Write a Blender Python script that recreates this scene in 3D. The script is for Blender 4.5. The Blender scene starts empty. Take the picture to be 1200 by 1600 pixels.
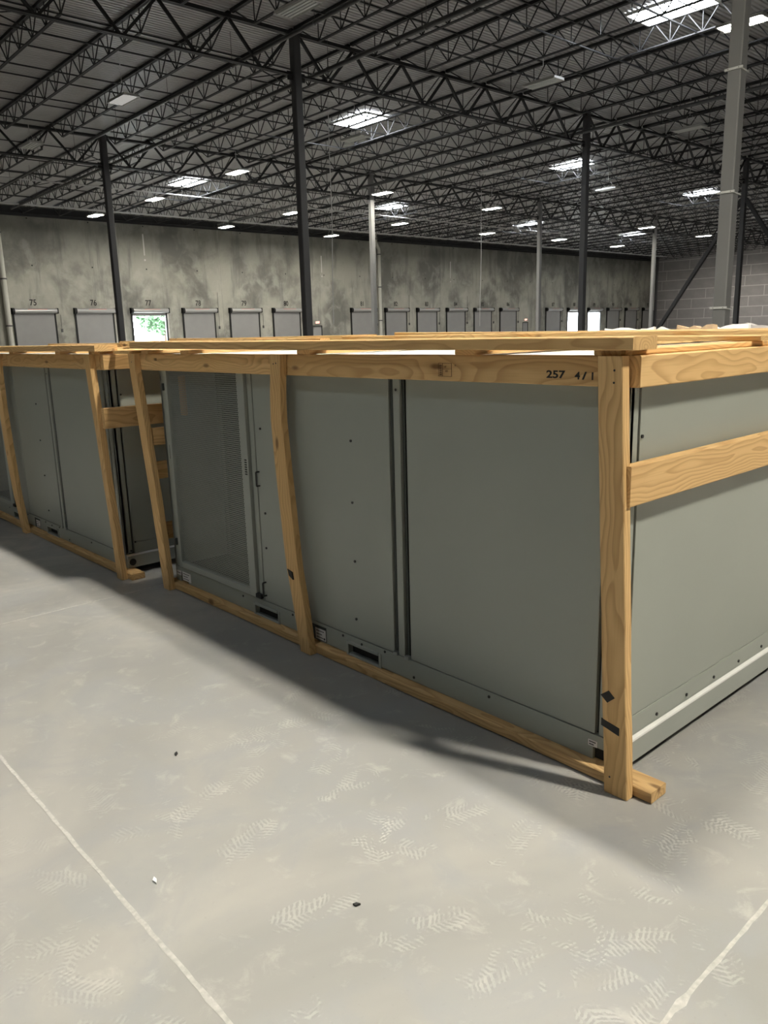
import bpy, math, random
from mathutils import Vector, Matrix
import numpy as np

# ------------------------------------------------------------------ camera
H = 1.46
sc = bpy.context.scene
def camera():
    yaw, pit, roll = math.radians(48.15), math.radians(12.81), math.radians(-1.57)
    f = Vector((math.cos(yaw)*math.cos(pit), math.sin(yaw)*math.cos(pit), -math.sin(pit)))
    r = Vector((math.sin(yaw), -math.cos(yaw), 0)); u = r.cross(f)
    c, s = math.cos(roll), math.sin(roll)
    R, U = c*r + s*u, -s*r + c*u
    cd = bpy.data.cameras.new('camera'); co = bpy.data.objects.new('camera', cd)
    sc.collection.objects.link(co)
    cd.sensor_fit = 'VERTICAL'; cd.sensor_height = 36; cd.lens = 36*1237/1600
    cd.clip_start = .05; cd.clip_end = 400
    m = Matrix((R, U, -f)).transposed().to_4x4(); m.translation = (0, 0, H)
    co.matrix_world = m
    sc.camera = co
camera()
# ------------------------------------------------------------------ world, exposure
sc.view_settings.view_transform = 'Standard'; sc.view_settings.look = 'None'
sc.view_settings.gamma = 1; sc.view_settings.use_curve_mapping = False
sc.view_settings.exposure = 1.68
sc.cycles.use_denoising = True
sc.cycles.max_bounces = 6; sc.cycles.diffuse_bounces = 4; sc.cycles.glossy_bounces = 3
sc.cycles.sample_clamp_indirect = 6
W = bpy.data.worlds.new('world'); sc.world = W; W.use_nodes = True
W.node_tree.nodes['Background'].inputs[0].default_value = (.86, .94, 1, 1)
W.node_tree.nodes['Background'].inputs[1].default_value = 7.0
LAMP_ON = 78.0          # emission of the tubes of a lit high-bay
LAMP_KEY = 250.0        # unseen high-bay over the crates, guessed from their shadow
LAMP_KEY2 = 400.0       # added unseen lamp right of the crates, brightens their end faces
LAMP_FILL = 27.0        # added cool fill lamp over the aisle behind the camera, unseen
LAMP_COL = (1, .948, .82)
SKYLIGHT = 13.0
SKY_COL = (.90, .95, 1.0)

# ------------------------------------------------------------------ material helpers
def nodes_of(m): m.use_nodes = True; return m.node_tree.nodes, m.node_tree.links
def mat(name, col, rough=.5, metal=0., noise=0., nscale=6., bump=0., bscale=40., col2=None, spec=.5):
    m = bpy.data.materials.new(name); N, L = nodes_of(m); b = N['Principled BSDF']
    b.inputs['Roughness'].default_value = rough; b.inputs['Metallic'].default_value = metal
    b.inputs['Specular IOR Level'].default_value = spec
    c = (*col, 1)
    if noise or col2:
        tc = N.new('ShaderNodeTexCoord'); n = N.new('ShaderNodeTexNoise'); n.inputs['Scale'].default_value = nscale
        n.inputs['Detail'].default_value = 5; L.new(tc.outputs['Object'], n.inputs['Vector'])
        r = N.new('ShaderNodeValToRGB'); L.new(n.outputs[0], r.inputs[0]); r.color_ramp.elements[0].position = .3; r.color_ramp.elements[1].position = .7
        c2 = (*(col2 or [v*(1-noise) for v in col]), 1)
        r.color_ramp.elements[0].color = c2; r.color_ramp.elements[1].color = c
        L.new(r.outputs[0], b.inputs['Base Color'])
    else: b.inputs['Base Color'].default_value = c
    if bump:
        tc = N.new('ShaderNodeTexCoord'); n = N.new('ShaderNodeTexNoise'); n.inputs['Scale'].default_value = bscale
        L.new(tc.outputs['Object'], n.inputs['Vector']); bp = N.new('ShaderNodeBump'); bp.inputs['Strength'].default_value = bump
        bp.inputs['Distance'].default_value = .002; L.new(n.outputs[0], bp.inputs['Height']); L.new(bp.outputs[0], b.inputs['Normal'])
    return m
def emis(name, col, s):
    m = bpy.data.materials.new(name); N, L = nodes_of(m); N.remove(N['Principled BSDF'])
    e = N.new('ShaderNodeEmission'); e.inputs[0].default_value = (*col, 1); e.inputs[1].default_value = s
    L.new(e.outputs[0], N['Material Output'].inputs[0]); return m
class NB:
    """tiny node builder"""
    def __init__(s, m): s.m = m; s.N, s.L = nodes_of(m); s.b = s.N['Principled BSDF']
    def put(s, v, inp):
        if isinstance(v, bpy.types.NodeSocket): s.L.new(v, inp)
        elif v is not None:
            try: inp.default_value = v
            except Exception: inp.default_value = (v, v, v)
    def math(s, op, a, b=None, c=None, clamp=False):
        n = s.N.new('ShaderNodeMath'); n.operation = op; n.use_clamp = clamp
        s.put(a, n.inputs[0]); s.put(b, n.inputs[1]); s.put(c, n.inputs[2]); return n.outputs[0]
    def vmath(s, op, a, b=None):
        n = s.N.new('ShaderNodeVectorMath'); n.operation = op
        s.put(a, n.inputs[0]); s.put(b, n.inputs[1]); return n.outputs[0]
    def noise(s, vec, scale, detail=4, rough=.55, dist=0.):
        n = s.N.new('ShaderNodeTexNoise'); s.put(vec, n.inputs['Vector']); n.inputs['Scale'].default_value = scale
        n.inputs['Detail'].default_value = detail; n.inputs['Roughness'].default_value = rough; n.inputs['Distortion'].default_value = dist
        return n.outputs[0]
    def sep(s, v): n = s.N.new('ShaderNodeSeparateXYZ'); s.put(v, n.inputs[0]); return n.outputs
    def comb(s, x, y, z):
        n = s.N.new('ShaderNodeCombineXYZ'); s.put(x, n.inputs[0]); s.put(y, n.inputs[1]); s.put(z, n.inputs[2]); return n.outputs[0]
    def ramp(s, f, a, b, lo=0., hi=1.):
        n = s.N.new('ShaderNodeMapRange'); s.put(f, n.inputs[0]); n.inputs[1].default_value = a; n.inputs[2].default_value = b
        n.inputs[3].default_value = lo; n.inputs[4].default_value = hi; n.interpolation_type = 'SMOOTHSTEP'; return n.outputs[0]
    def mix(s, f, a, b):
        n = s.N.new('ShaderNodeMix'); n.data_type = 'RGBA'; s.put(f, n.inputs[0])
        for v, i in ((a, 6), (b, 7)):
            if isinstance(v, bpy.types.NodeSocket): s.L.new(v, n.inputs[i])
            else: n.inputs[i].default_value = (*v, 1)
        return n.outputs[2]
    def bump(s, h, st, d=.002):
        n = s.N.new('ShaderNodeBump'); s.put(h, n.inputs['Height']); n.inputs['Strength'].default_value = st
        n.inputs['Distance'].default_value = d; s.L.new(n.outputs[0], s.b.inputs['Normal'])
    def base(s, c): s.put(c, s.b.inputs['Base Color'])

def wood(name, light, dark, warm=(0.62, .42, .2)):
    q = NB(bpy.data.materials.new(name))
    tc = q.N.new('ShaderNodeTexCoord').outputs['Object']
    rnd = q.N.new('ShaderNodeObjectInfo').outputs['Random']
    off = q.comb(q.math('MULTIPLY', rnd, 37.), q.math('MULTIPLY', rnd, 11.), q.math('MULTIPLY', rnd, 5.))
    x, y, z = q.sep(tc)
    p = q.vmath('ADD', q.comb(q.math('MULTIPLY', x, 2.2), q.math('MULTIPLY', y, 7.), q.math('MULTIPLY', z, 7.)), off)
    n1 = q.noise(p, 1.0, 2.5, .45); n2 = q.noise(q.vmath('ADD', p, (7., 3., 1.)), .9, 2, .4)
    r5 = q.math('FRACT', q.math('MULTIPLY', rnd, 7.31)); r6 = q.math('FRACT', q.math('MULTIPLY', rnd, 17.7))
    yy = q.math('ADD', q.math('ADD', y, q.math('MULTIPLY', q.math('SUBTRACT', n1, .5), .11)), q.math('MULTIPLY', q.math('SUBTRACT', r5, .5), .07))
    zz = q.math('ADD', q.math('ADD', z, q.math('MULTIPLY', q.math('SUBTRACT', n2, .5), .13)), q.math('ADD', .018, q.math('MULTIPLY', r6, .05)))
    r = q.math('SQRT', q.math('ADD', q.math('MULTIPLY', yy, yy), q.math('MULTIPLY', zz, zz)))
    # knots: rare blobs that bend the rings
    v = q.N.new('ShaderNodeTexVoronoi'); v.feature = 'F1'; v.inputs['Scale'].default_value = 1.
    q.put(q.vmath('ADD', q.comb(q.math('MULTIPLY', x, 3.2), q.math('MULTIPLY', y, 9.), q.math('MULTIPLY', z, 5.)), off), v.inputs['Vector'])
    kd = v.outputs['Distance']; knot = q.ramp(kd, .13, .04); kb = q.ramp(kd, .42, .05)
    rr = q.math('ADD', r, q.math('MULTIPLY', kb, .012))
    fr = q.math('FRACT', q.math('DIVIDE', rr, .013))
    late = q.math('MULTIPLY', q.math('POWER', q.ramp(fr, .1, .95), 1.6), q.ramp(fr, 1., .9))
    fine = q.noise(q.vmath('ADD', q.comb(q.math('MULTIPLY', x, 6.), q.math('MULTIPLY', y, 260.), q.math('MULTIPLY', z, 260.)), off), 1., 2)
    big = q.noise(p, .35, 2)
    c = q.mix(q.math('MULTIPLY', late, .55), light, dark)
    c = q.mix(q.math('MULTIPLY', q.ramp(big, .4, .65), .35), c, warm)
    c = q.mix(q.math('MULTIPLY', q.ramp(fine, .5, .75), .22), c, dark)
    c = q.mix(q.math('MULTIPLY', knot, .75), c, (.16, .07, .025))
    hsv = q.N.new('ShaderNodeHueSaturation'); q.put(c, hsv.inputs['Color'])
    q.put(q.math('ADD', .84, q.math('MULTIPLY', rnd, .26)), hsv.inputs['Value'])
    q.base(hsv.outputs[0]); q.b.inputs['Roughness'].default_value = .62; q.b.inputs['Specular IOR Level'].default_value = .3
    q.bump(q.math('ADD', q.math('MULTIPLY', fine, .6), q.math('MULTIPLY', late, .4)), .35, .0008)
    return q.m

M = {}
M['wood'] = wood('pine', (.73, .485, .225), (.42, .22, .08), (.69, .43, .165))
M['steel'] = mat('dark primed steel', (.026, .026, .028), .55, 0, .25, 3)
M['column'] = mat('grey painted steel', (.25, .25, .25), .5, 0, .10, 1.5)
M['column_shaded'] = mat('grey painted steel in shade', (.085, .085, .09), .5, 0, .10, 1.5)  # same column paint, darkened to stand for backlighting
M['pipe'] = mat('sprinkler pipe', (.10, .10, .10), .38, .3)
M['unit'] = mat('grey green enamel', (.335, .355, .315), .36, 0, .05, 2.2)
M['unit_light'] = mat('grey green enamel bright', (.36, .38, .345), .4, 0, .05, 2.2)
M['galv'] = mat('galvanised sheet', (.45, .47, .47), .35, .75, .2, 20)
M['black'] = mat('black void', (.012, .012, .012), .7)
M['dark'] = mat('dark seam', (.03, .035, .03), .6)
M['mesh'] = mat('perforated steel', (.30, .32, .29), .42, .2)
M['coil'] = mat('dark coil fins', (.014, .016, .016), .5, .4)
M['copper'] = mat('copper header', (.62, .40, .2), .35, .6)
M['label'] = mat('paper label', (.75, .73, .72), .6)
M['print'] = mat('black print', (.02, .018, .016), .7)
M['brownprint'] = mat('brown stamp ink', (.07, .035, .015), .7)
M['tape'] = mat('black tape', (.006, .006, .006), .6)
M['screw'] = mat('screw head', (.05, .05, .05), .4, .6)
M['white'] = mat('white film', (.85, .85, .80), .4)
M['whitepaint'] = mat('white paint', (.74, .74, .72), .45, 0, .12, 9)
M['reflector'] = mat('white fixture enamel', (.55, .55, .53), .4)
M['lens_off'] = mat('unlit tube cover', (.62, .62, .6), .3)
M['lens'] = emis('lit tubes', LAMP_COL, LAMP_ON)
M['lens_key'] = emis('lit tubes over crates', LAMP_COL, LAMP_KEY)
M['lens_key2'] = emis('added tubes over side aisle', LAMP_COL, LAMP_KEY2)
M['lens_fill'] = emis('added fill tubes over front aisle', (.78, .90, 1), LAMP_FILL)
M['lens_dim'] = emis('dim tubes', (1, .97, .9), .13)
M['skylight'] = emis('skylight lens', SKY_COL, SKYLIGHT)
M['deck'] = mat('painted roof deck', (.56, .555, .55), .4, .15, .10, 1.2)
M['curtain'] = mat('door curtain', (.36, .355, .35), .45, .2, .08, 1.5)
M['drum'] = mat('door drum', (.42, .415, .41), .38, .4)
M['red'] = mat('red sticker', (.75, .22, .14), .5)
M['exitred'] = emis('exit sign', (1, .25, .2), 1.6)
M['pvc'] = mat('cream downspout', (.62, .61, .55), .4)
M['ceilpipe'] = mat('white conduit', (.6, .6, .6), .4)
M['filler'] = mat('pale joint filler', (.50, .485, .455), .75, 0, .28, 60)
M['asphalt'] = mat('pale yard concrete', (.5, .5, .48), .9)
M['bark'] = mat('bark', (.1, .07, .05), .9)
M['leaf'] = mat('leaves', (.20, .33, .19), .7, 0, .3, 2)
M['cardboard'] = mat('cardboard', (.45, .32, .2), .8)
M['plastic'] = mat('white foam sheet', (.8, .8, .8), .6)

def concrete_wall():
    q = NB(bpy.data.materials.new('tilt-up concrete'))
    pos = q.N.new('ShaderNodeNewGeometry').outputs['Position']
    x, y, z = q.sep(pos)
    v = q.comb(x, y, q.math('MULTIPLY', z, .8))
    n1 = q.noise(v, .30, 6, .6, .3); n2 = q.noise(v, 1.1, 5, .6, .5)
    st = q.noise(q.comb(q.math('MULTIPLY', x, 1.6), y, q.math('MULTIPLY', z, .18)), 1.1, 4, .6)
    c = q.mix(q.ramp(n1, .36, .62), (.19, .185, .165), (.43, .42, .36))
    c = q.mix(q.math('MULTIPLY', q.ramp(n2, .45, .68), .55), c, (.52, .51, .45))
    c = q.mix(q.math('MULTIPLY', q.ramp(st, .52, .68), .5), c, (.15, .15, .14))
    # falloff of light painted in, darker towards the panel heads
    top = q.math('MULTIPLY', q.ramp(q.math('ADD', z, q.math('MULTIPLY', n2, 2.2)), 7.2, 9.6), .5)
    c = q.mix(top, c, (.13, .13, .12))
    q.base(c); q.b.inputs['Roughness'].default_value = .6; q.bump(n2, .2, .01)
    return q.m
M['concrete'] = concrete_wall()

def floor_mat():
    q = NB(bpy.data.materials.new('polished slab concrete'))
    pos = q.N.new('ShaderNodeNewGeometry').outputs['Position']
    x, y, z = q.sep(pos)
    p = q.comb(x, y, 0.)
    n1 = q.noise(p, .55, 5, .55, .6); n2 = q.noise(p, 2.6, 6, .62, 1.0); n3 = q.noise(p, 9., 6, .68, .5); n4 = q.noise(p, 60., 3)
    c = q.mix(q.ramp(n1, .35, .65), (.27, .266, .256), (.39, .375, .345))
    c = q.mix(q.math('MULTIPLY', q.ramp(n2, .42, .66), .55), c, (.29, .295, .302))
    c = q.mix(q.math('MULTIPLY', q.ramp(n3, .54, .76), .42), c, (.52, .50, .46))
    c = q.mix(q.math('MULTIPLY', q.ramp(n4, .62, .8), .2), c, (.22, .21, .2))
    prints = None
    for (sx, sy, sc_, seed, thr) in ((0., 0., 2.9, 0., .4), (5.3, 2.7, 2.6, 3., .45), (9.1, 4.4, 3.5, 5., .45)):
        vn = q.N.new('ShaderNodeTexVoronoi'); vn.feature = 'F1'; vn.voronoi_dimensions = '2D'; vn.inputs['Scale'].default_value = sc_
        pp = q.vmath('ADD', p, (sx, sy, 0.)); q.put(pp, vn.inputs['Vector'])
        d = q.vmath('SUBTRACT', q.vmath('MULTIPLY', pp, (1., 1., 0.)), q.vmath('MULTIPLY', vn.outputs['Position'], (1., 1., 0.)))
        dx, dy, _ = q.sep(d)
        cr, cg, cb = q.sep(vn.outputs['Color'])
        ang = q.math('MULTIPLY', cr, 6.283)
        ca, sa = q.math('COSINE', ang), q.math('SINE', ang)
        u = q.math('ADD', q.math('MULTIPLY', dx, ca), q.math('MULTIPLY', dy, sa))
        w = q.math('SUBTRACT', q.math('MULTIPLY', dy, ca), q.math('MULTIPLY', dx, sa))
        # sole outline: narrower at the waist
        ww = q.math('MULTIPLY', w, q.math('ADD', 1., q.math('MULTIPLY', q.ramp(q.math('ABSOLUTE', q.math('ADD', u, .03)), .05, 0.), .5)))
        e = q.math('ADD', q.math('POWER', q.math('ABSOLUTE', q.math('DIVIDE', u, .13)), 2.6), q.math('POWER', q.math('ABSOLUTE', q.math('DIVIDE', ww, .052)), 2.6))
        shape = q.ramp(e, 1.05, .85)
        zig = q.math('ADD', u, q.math('MULTIPLY', q.math('ABSOLUTE', w), .55))
        bars = q.ramp(q.math('ABSOLUTE', q.math('SUBTRACT', q.math('FRACT', q.math('DIVIDE', q.math('ADD', zig, q.math('MULTIPLY', n3, .05)), .015)), .5)), .18, .3)
        bars2 = q.ramp(q.math('ABSOLUTE', q.math('SUBTRACT', q.math('FRACT', q.math('DIVIDE', w, .026)), .5)), .3, .42)
        tread = q.math('MAXIMUM', q.math('MULTIPLY', bars, .9), q.math('MULTIPLY', bars2, .6))
        on = q.ramp(cg, thr, thr+.03)
        patch = q.ramp(n3, .46, .56)
        t = q.math('MULTIPLY', q.math('MULTIPLY', shape, on), q.math('MULTIPLY', patch, q.math('SUBTRACT', tread, .45)))
        prints = t if prints is None else q.math('ADD', prints, t)
    # worn traffic zone in front of the crate corner
    zone = q.ramp(q.math('SQRT', q.math('ADD', q.math('POWER', q.math('SUBTRACT', x, 1.5), 2.), q.math('POWER', q.math('SUBTRACT', y, 1.1), 2.))), 1.9, .7)
    zone = q.math('ADD', .05, q.math('MULTIPLY', zone, .5))
    pr = q.math('MULTIPLY', prints, zone)
    c = q.mix(q.math('MULTIPLY', q.math('MAXIMUM', pr, 0.), .75, clamp=True), c, (.66, .65, .60))
    c = q.mix(q.math('MULTIPLY', q.math('MAXIMUM', q.math('MULTIPLY', pr, -1.), 0.), 1.6, clamp=True), c, (.25, .25, .24))
    q.base(c)
    q.put(q.ramp(q.math('ADD', n2, q.math('MULTIPLY', pr, .5)), .3, .75, .30, .52), q.b.inputs['Roughness'])
    q.b.inputs['Specular IOR Level'].default_value = .42
    q.bump(q.math('ADD', n3, q.math('MULTIPLY', pr, .8)), .12, .002)
    return q.m
M['floor'] = floor_mat()
M['board_grey'] = mat('gypsum board', (.44, .41, .405), .75, 0, .15, 1.3)
M['joint_tape'] = mat('taped joint', (.68, .66, .64), .75)

# ------------------------------------------------------------------ mesh helpers
class MB:
    def __init__(s): s.v = []; s.f = []
    def prism(s, ring0, ring1, caps=True):
        a = len(s.v); n = len(ring0); s.v += [tuple(p) for p in ring0] + [tuple(p) for p in ring1]
        for i in range(n): s.f.append((a+i, a+(i+1) % n, a+n+(i+1) % n, a+n+i))
        if caps: s.f.append(tuple(range(a+n-1, a-1, -1))); s.f.append(tuple(range(a+n, a+2*n)))
        return s
    def box(s, x0, x1, y0, y1, z0, z1):
        return s.prism([(x0, y0, z0), (x1, y0, z0), (x1, y1, z0), (x0, y1, z0)], [(x0, y0, z1), (x1, y0, z1), (x1, y1, z1), (x0, y1, z1)])
    def bar(s, p, q, w, h, up=(0, 0, 1)):
        p, q = Vector(p), Vector(q); d = (q-p).normalized(); up = Vector(up)
        if abs(d.dot(up)) > .99: up = Vector((1, 0, 0))
        a = d.cross(up).normalized(); b = a.cross(d).normalized()
        r = [a*w/2+b*h/2, -a*w/2+b*h/2, -a*w/2-b*h/2, a*w/2-b*h/2]
        return s.prism([p+k for k in r], [q+k for k in r])
    def tube(s, p, q, r, n=8, caps=True, r2=None):
        p, q = Vector(p), Vector(q); d = (q-p).normalized(); up = Vector((0, 0, 1)) if abs(d.z) < .9 else Vector((1, 0, 0))
        a = d.cross(up).normalized(); b = a.cross(d); r2 = r if r2 is None else r2
        c = [(a*math.cos(2*math.pi*i/n)+b*math.sin(2*math.pi*i/n)) for i in range(n)]
        return s.prism([p+k*r for k in c], [q+k*r2 for k in c], caps)
    def poly(s, pts): a = len(s.v); s.v += [tuple(p) for p in pts]; s.f.append(tuple(range(a, a+len(pts)))); return s
    def mesh(s, name, m):
        me = bpy.data.meshes.new(name); me.from_pydata(s.v, [], s.f); me.update(); me.materials.append(m); return me
    def build(s, name, m, parent=None, loc=None, bevel=0, smooth=False, **props):
        """vertices are world coordinates; the origin goes to loc (default: the parent's place)"""
        base = Vector(parent['_w']) if parent else Vector((0, 0, 0))
        o_at = Vector(loc) if loc is not None else base
        me = bpy.data.meshes.new(name)
        me.from_pydata([tuple(Vector(p)-o_at) for p in s.v], [], s.f); me.update(); me.materials.append(m)
        o = link(name, me, parent, o_at-base); o['_w'] = tuple(o_at)
        if bevel:
            b = o.modifiers.new('bevel', 'BEVEL'); b.width = bevel; b.segments = 2; b.limit_method = 'ANGLE'
        if smooth:
            for p in me.polygons: p.use_smooth = True
        for k, v in props.items(): o[k] = v
        return o
def link(name, data, parent=None, loc=(0, 0, 0)):
    o = bpy.data.objects.new(name, data); sc.collection.objects.link(o); o.location = loc
    if parent: o.parent = parent
    return o
def thing(name, label, cat, loc, group=None):
    o = link(name, None, None, loc); o['label'] = label; o['category'] = cat; o['_w'] = tuple(loc)
    if group: o['group'] = group
    return o
def tag(o, label, cat, group=None):
    o['label'] = label; o['category'] = cat
    if group: o['group'] = group
    return o
def struct(name, loc=(0, 0, 0)):
    o = link(name, None, None, loc); o['kind'] = 'structure'; o['_w'] = tuple(loc); return o
def text(name, s, size, loc, xdir, up, m, parent, wscale=1., depth=.0006, align='LEFT', bold=0.):
    cu = bpy.data.curves.new(name, 'FONT'); cu.body = s; cu.size = size; cu.extrude = depth; cu.align_x = align; cu.offset = bold
    t = bpy.data.objects.new('tmp', cu); sc.collection.objects.link(t)
    bpy.context.view_layer.update()
    me = bpy.data.meshes.new_from_object(t.evaluated_get(bpy.context.evaluated_depsgraph_get()))
    bpy.data.objects.remove(t); me.materials.clear(); me.materials.append(m)
    X = Vector(xdir); U = Vector(up); Z = X.cross(U)
    base = Vector(parent['_w']) if parent else Vector((0, 0, 0))
    Rm = Matrix((X*wscale, U, Z)).transposed()
    for v in me.vertices: v.co = Rm @ v.co
    o = link(name, me, parent, Vector(loc)-base); o['_w'] = tuple(loc)
    return o

# ------------------------------------------------------------------ lumber
rng = random.Random(4)
def lumber(name, parent, start, ldir, wdir, L, w, t, warp=None, seg=6, jag=0.0015, group=None):
    """sawn board: local X along the grain, local Y across its width, local Z through its thickness"""
    X = Vector(ldir).normalized(); Y = Vector(wdir).normalized(); Z = X.cross(Y).normalized(); Y = Z.cross(X)
    ch = .003; hw, ht = w/2, t/2
    prof = [(hw, -ht+ch), (hw, ht-ch), (hw-ch, ht), (-hw+ch, ht), (-hw, ht-ch), (-hw, -ht+ch), (-hw+ch, -ht), (hw-ch, -ht)]
    vs, fs = [], []
    for i in range(seg+1):
        s = i/seg; x = L*s
        oy, oz, tw = warp(s) if warp else (0, 0, 0)
        oy += (rng.random()-.5)*jag*(0 < i < seg); oz += (rng.random()-.5)*jag*.6*(0 < i < seg)
        c, sn = math.cos(tw), math.sin(tw)
        for (a, b) in prof: vs.append((x, oy+a*c-b*sn, oz+a*sn+b*c))
    for i in range(seg):
        for k in range(8):
            a = i*8+k; b = i*8+(k+1) % 8; fs.append((a, b, b+8, a+8))
    fs.append(tuple(range(7, -1, -1))); fs.append(tuple(range(seg*8, seg*8+8)))
    me = bpy.data.meshes.new(name); me.from_pydata(vs, [], fs); me.update(); me.materials.append(M['wood'])
    base = Vector(parent['_w']) if parent else Vector((0, 0, 0))
    o = link(name, me, parent); R3 = Matrix((X, Y, Z)).transposed().to_4x4(); R3.translation = Vector(start)-base
    o.matrix_local = R3; o['_w'] = tuple(start); o['_R'] = 1
    return o

# ------------------------------------------------------------------ setting: floor
def floor():
    f = struct('floor')
    J = .685; K = .67; S = 3.66
    ni, nj = range(-4, 3), range(-3, 6)
    x0, x1 = J+S*(-4), J+S*3; y0, y1 = K+S*(-3), K+S*6
    slab = None
    for i in ni:
        for j in nj:
            if slab is None:
                g = .004
                mb = MB().box(g, S-g, g, S-g, -.12, 0); slab = mb.mesh('concrete_slab', M['floor'])
            link('concrete_slab', slab, f, (J+S*i, K+S*j, 0))
    mb = MB().box(-30, 96, -26, y0, -.12, 0).box(-30, 96, y1, 54, -.12, 0).box(-30, x0, y0, y1, -.12, 0).box(x1, 96, y0, y1, -.12, 0)
    mb.build('slab_field', M['floor'], f)
    r = random.Random(2)
    def strip(along_x, c, a, b, wid):
        n = int((b-a)/.035); vs = []; fs = []
        for i in range(n+1):
            t = a+(b-a)*i/n; w = wid*(.75+.5*r.random()); o = (r.random()-.5)*.003
            if r.random() < .03: w *= 1.8
            for s in (-1, 1): vs.append((t, c+o+s*w/2, .0012) if along_x else (c+o+s*w/2, t, .0012))
        for i in range(n): fs.append((2*i, 2*i+2, 2*i+3, 2*i+1) if along_x else (2*i, 2*i+1, 2*i+3, 2*i+2))
        mb = MB(); mb.v = vs; mb.f = fs; return mb
    strip(False, J, -2, 12, .0115).build('joint_filler', M['filler'], f, kind='stuff')
    strip(True, K, -4, 6, .011).build('joint_filler', M['filler'], f, kind='stuff')
    strip(True, K+S, -6, 2.2, .012).build('joint_filler', M['filler'], f, kind='stuff')
floor()

# ------------------------------------------------------------------ setting: roof deck
def zt(Y): return 10.21-.0208*(Y-21)      # underside bearing line: top of the girders
def ceiling():
    c = struct('ceiling')
    mb = MB(); y = -26.; p = .1524; X0, X1 = -30, 96
    vs, fs = [], []
    def row(Y, dz): vs.extend([(X0, Y, zt(Y)+.13+dz), (X1, Y, zt(Y)+.13+dz)])
    while y < 54:
        row(y, .038); row(y+.045, .038); row(y+.06, 0); row(y+.137, 0); y += p
    n = len(vs)//2
    for i in range(n-1): fs.append((2*i, 2*i+2, 2*i+3, 2*i+1))
    mb.v, mb.f = vs, fs
    mb.build('roof_deck', M['deck'], c)
    # weathertight cover above, so that no sky leaks in
    MB().bar((33, -27, zt(-27)+.3), (33, 55, zt(55)+.3), 130, .1).build('roof_insulation', M['deck'], c)
    return c
ceiling_o = ceiling()

# ------------------------------------------------------------------ steel: columns
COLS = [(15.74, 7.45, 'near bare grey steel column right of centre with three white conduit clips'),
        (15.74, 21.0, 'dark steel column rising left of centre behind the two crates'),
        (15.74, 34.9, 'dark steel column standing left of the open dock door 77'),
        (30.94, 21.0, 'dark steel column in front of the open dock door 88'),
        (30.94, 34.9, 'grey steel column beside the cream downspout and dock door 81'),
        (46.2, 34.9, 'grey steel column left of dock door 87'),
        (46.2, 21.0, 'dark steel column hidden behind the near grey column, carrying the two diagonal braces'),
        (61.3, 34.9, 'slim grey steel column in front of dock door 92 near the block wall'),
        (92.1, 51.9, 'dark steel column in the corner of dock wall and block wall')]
def column(x, y, label):
    cm = M['column'] if label.startswith(('near', 'grey', 'slim')) else M['column_shaded']  # backlit columns take the darkened copy of the paint
    t = thing('steel_column', label, 'column', (x, y, 0), 'columns of the hall')
    w = .127; top = zt(y)-.02
    b = .02
    ring = [(x+sx*(w-(b if k else 0)), y+sy*(w-(0 if k else b))) for sx, sy, k in ((1, -1, 1), (1, -1, 0), (1, 1, 0), (1, 1, 1), (-1, 1, 1), (-1, 1, 0), (-1, -1, 0), (-1, -1, 1))]
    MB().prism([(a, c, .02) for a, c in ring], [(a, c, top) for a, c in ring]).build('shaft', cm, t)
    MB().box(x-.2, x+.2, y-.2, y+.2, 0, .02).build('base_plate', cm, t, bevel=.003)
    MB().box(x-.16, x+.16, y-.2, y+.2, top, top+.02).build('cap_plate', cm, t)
    for z in (zt(y)-1.2,):
        for s in (-1, 1): MB().box(x+s*.13, x+s*.32, y-.01, y+.01, z-.12, z+.12).build('gusset_plate', M['steel'], t)
    return t
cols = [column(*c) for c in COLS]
# conduit clips on the near column
for z, lb in ((6.0, 'upper'), (3.865, 'middle'), (1.735, 'lower')):
    x, y = 15.74-.127, 7.45
    c = thing('conduit_clip', lb+' white conduit clip strapped round the near grey column', 'clip', (x-.02, y, z))
    MB().box(x-.03, x, y-.17, y+.17, z-.012, z+.03).build('clip_channel', M['whitepaint'], c, bevel=.003)
    MB().bar((x-.02, y-.13, z), (x+.28, y-.15, z-.03), .02, .02).build('clip_rod', M['whitepaint'], c)
    for s in (-1, 1): MB().tube((x-.036, y+s*.1, z+.008), (x-.028, y+s*.1, z+.008), .008).build('bolt', M['screw'], c)
# ------------------------------------------------------------------ steel: girders
def bays(): return [(.5+.0, 15.74), (15.74, 30.94), (30.94, 46.2), (46.2, 61.3), (61.3, 76.6), (76.6, 92.0)]
GN = {7.45: 'nearest', 21.0: 'front', 34.9: 'rear'}
def girder(Y, xa, xb, label):
    zz = zt(Y); xa += .15; xb -= .15; t = thing('girder_truss', label, 'girder', (xa, Y, zz-1.2), 'girder trusses of the roof')
    MB().box(xa, xb, Y-.085, Y-.012, zz-.1, zz).box(xa, xb, Y+.012, Y+.085, zz-.1, zz).build('top_chord', M['steel'], t)
    MB().box(xa, xb, Y-.085, Y-.01, zz-1.2, zz-1.19).box(xa, xb, Y+.01, Y+.085, zz-1.2, zz-1.19).box(xa, xb, Y-.02, Y-.01, zz-1.2, zz-1.12).box(xa, xb, Y+.01, Y+.02, zz-1.2, zz-1.12).build('bottom_chord', M['steel'], t)
    n = 7; d = (xb-xa)/n
    for k in range(n):
        a = xa+d*k; m_ = a+d/2
        MB().bar((a+.02, Y, zz-.08), (m_-.06, Y, zz-1.14), .07, .08, (0, 1, 0)).build('web_member', M['steel'], t)
        MB().bar((a+d-.02, Y, zz-.08), (m_+.06, Y, zz-1.14), .07, .08, (0, 1, 0)).build('web_member', M['steel'], t)
    return t
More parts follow.
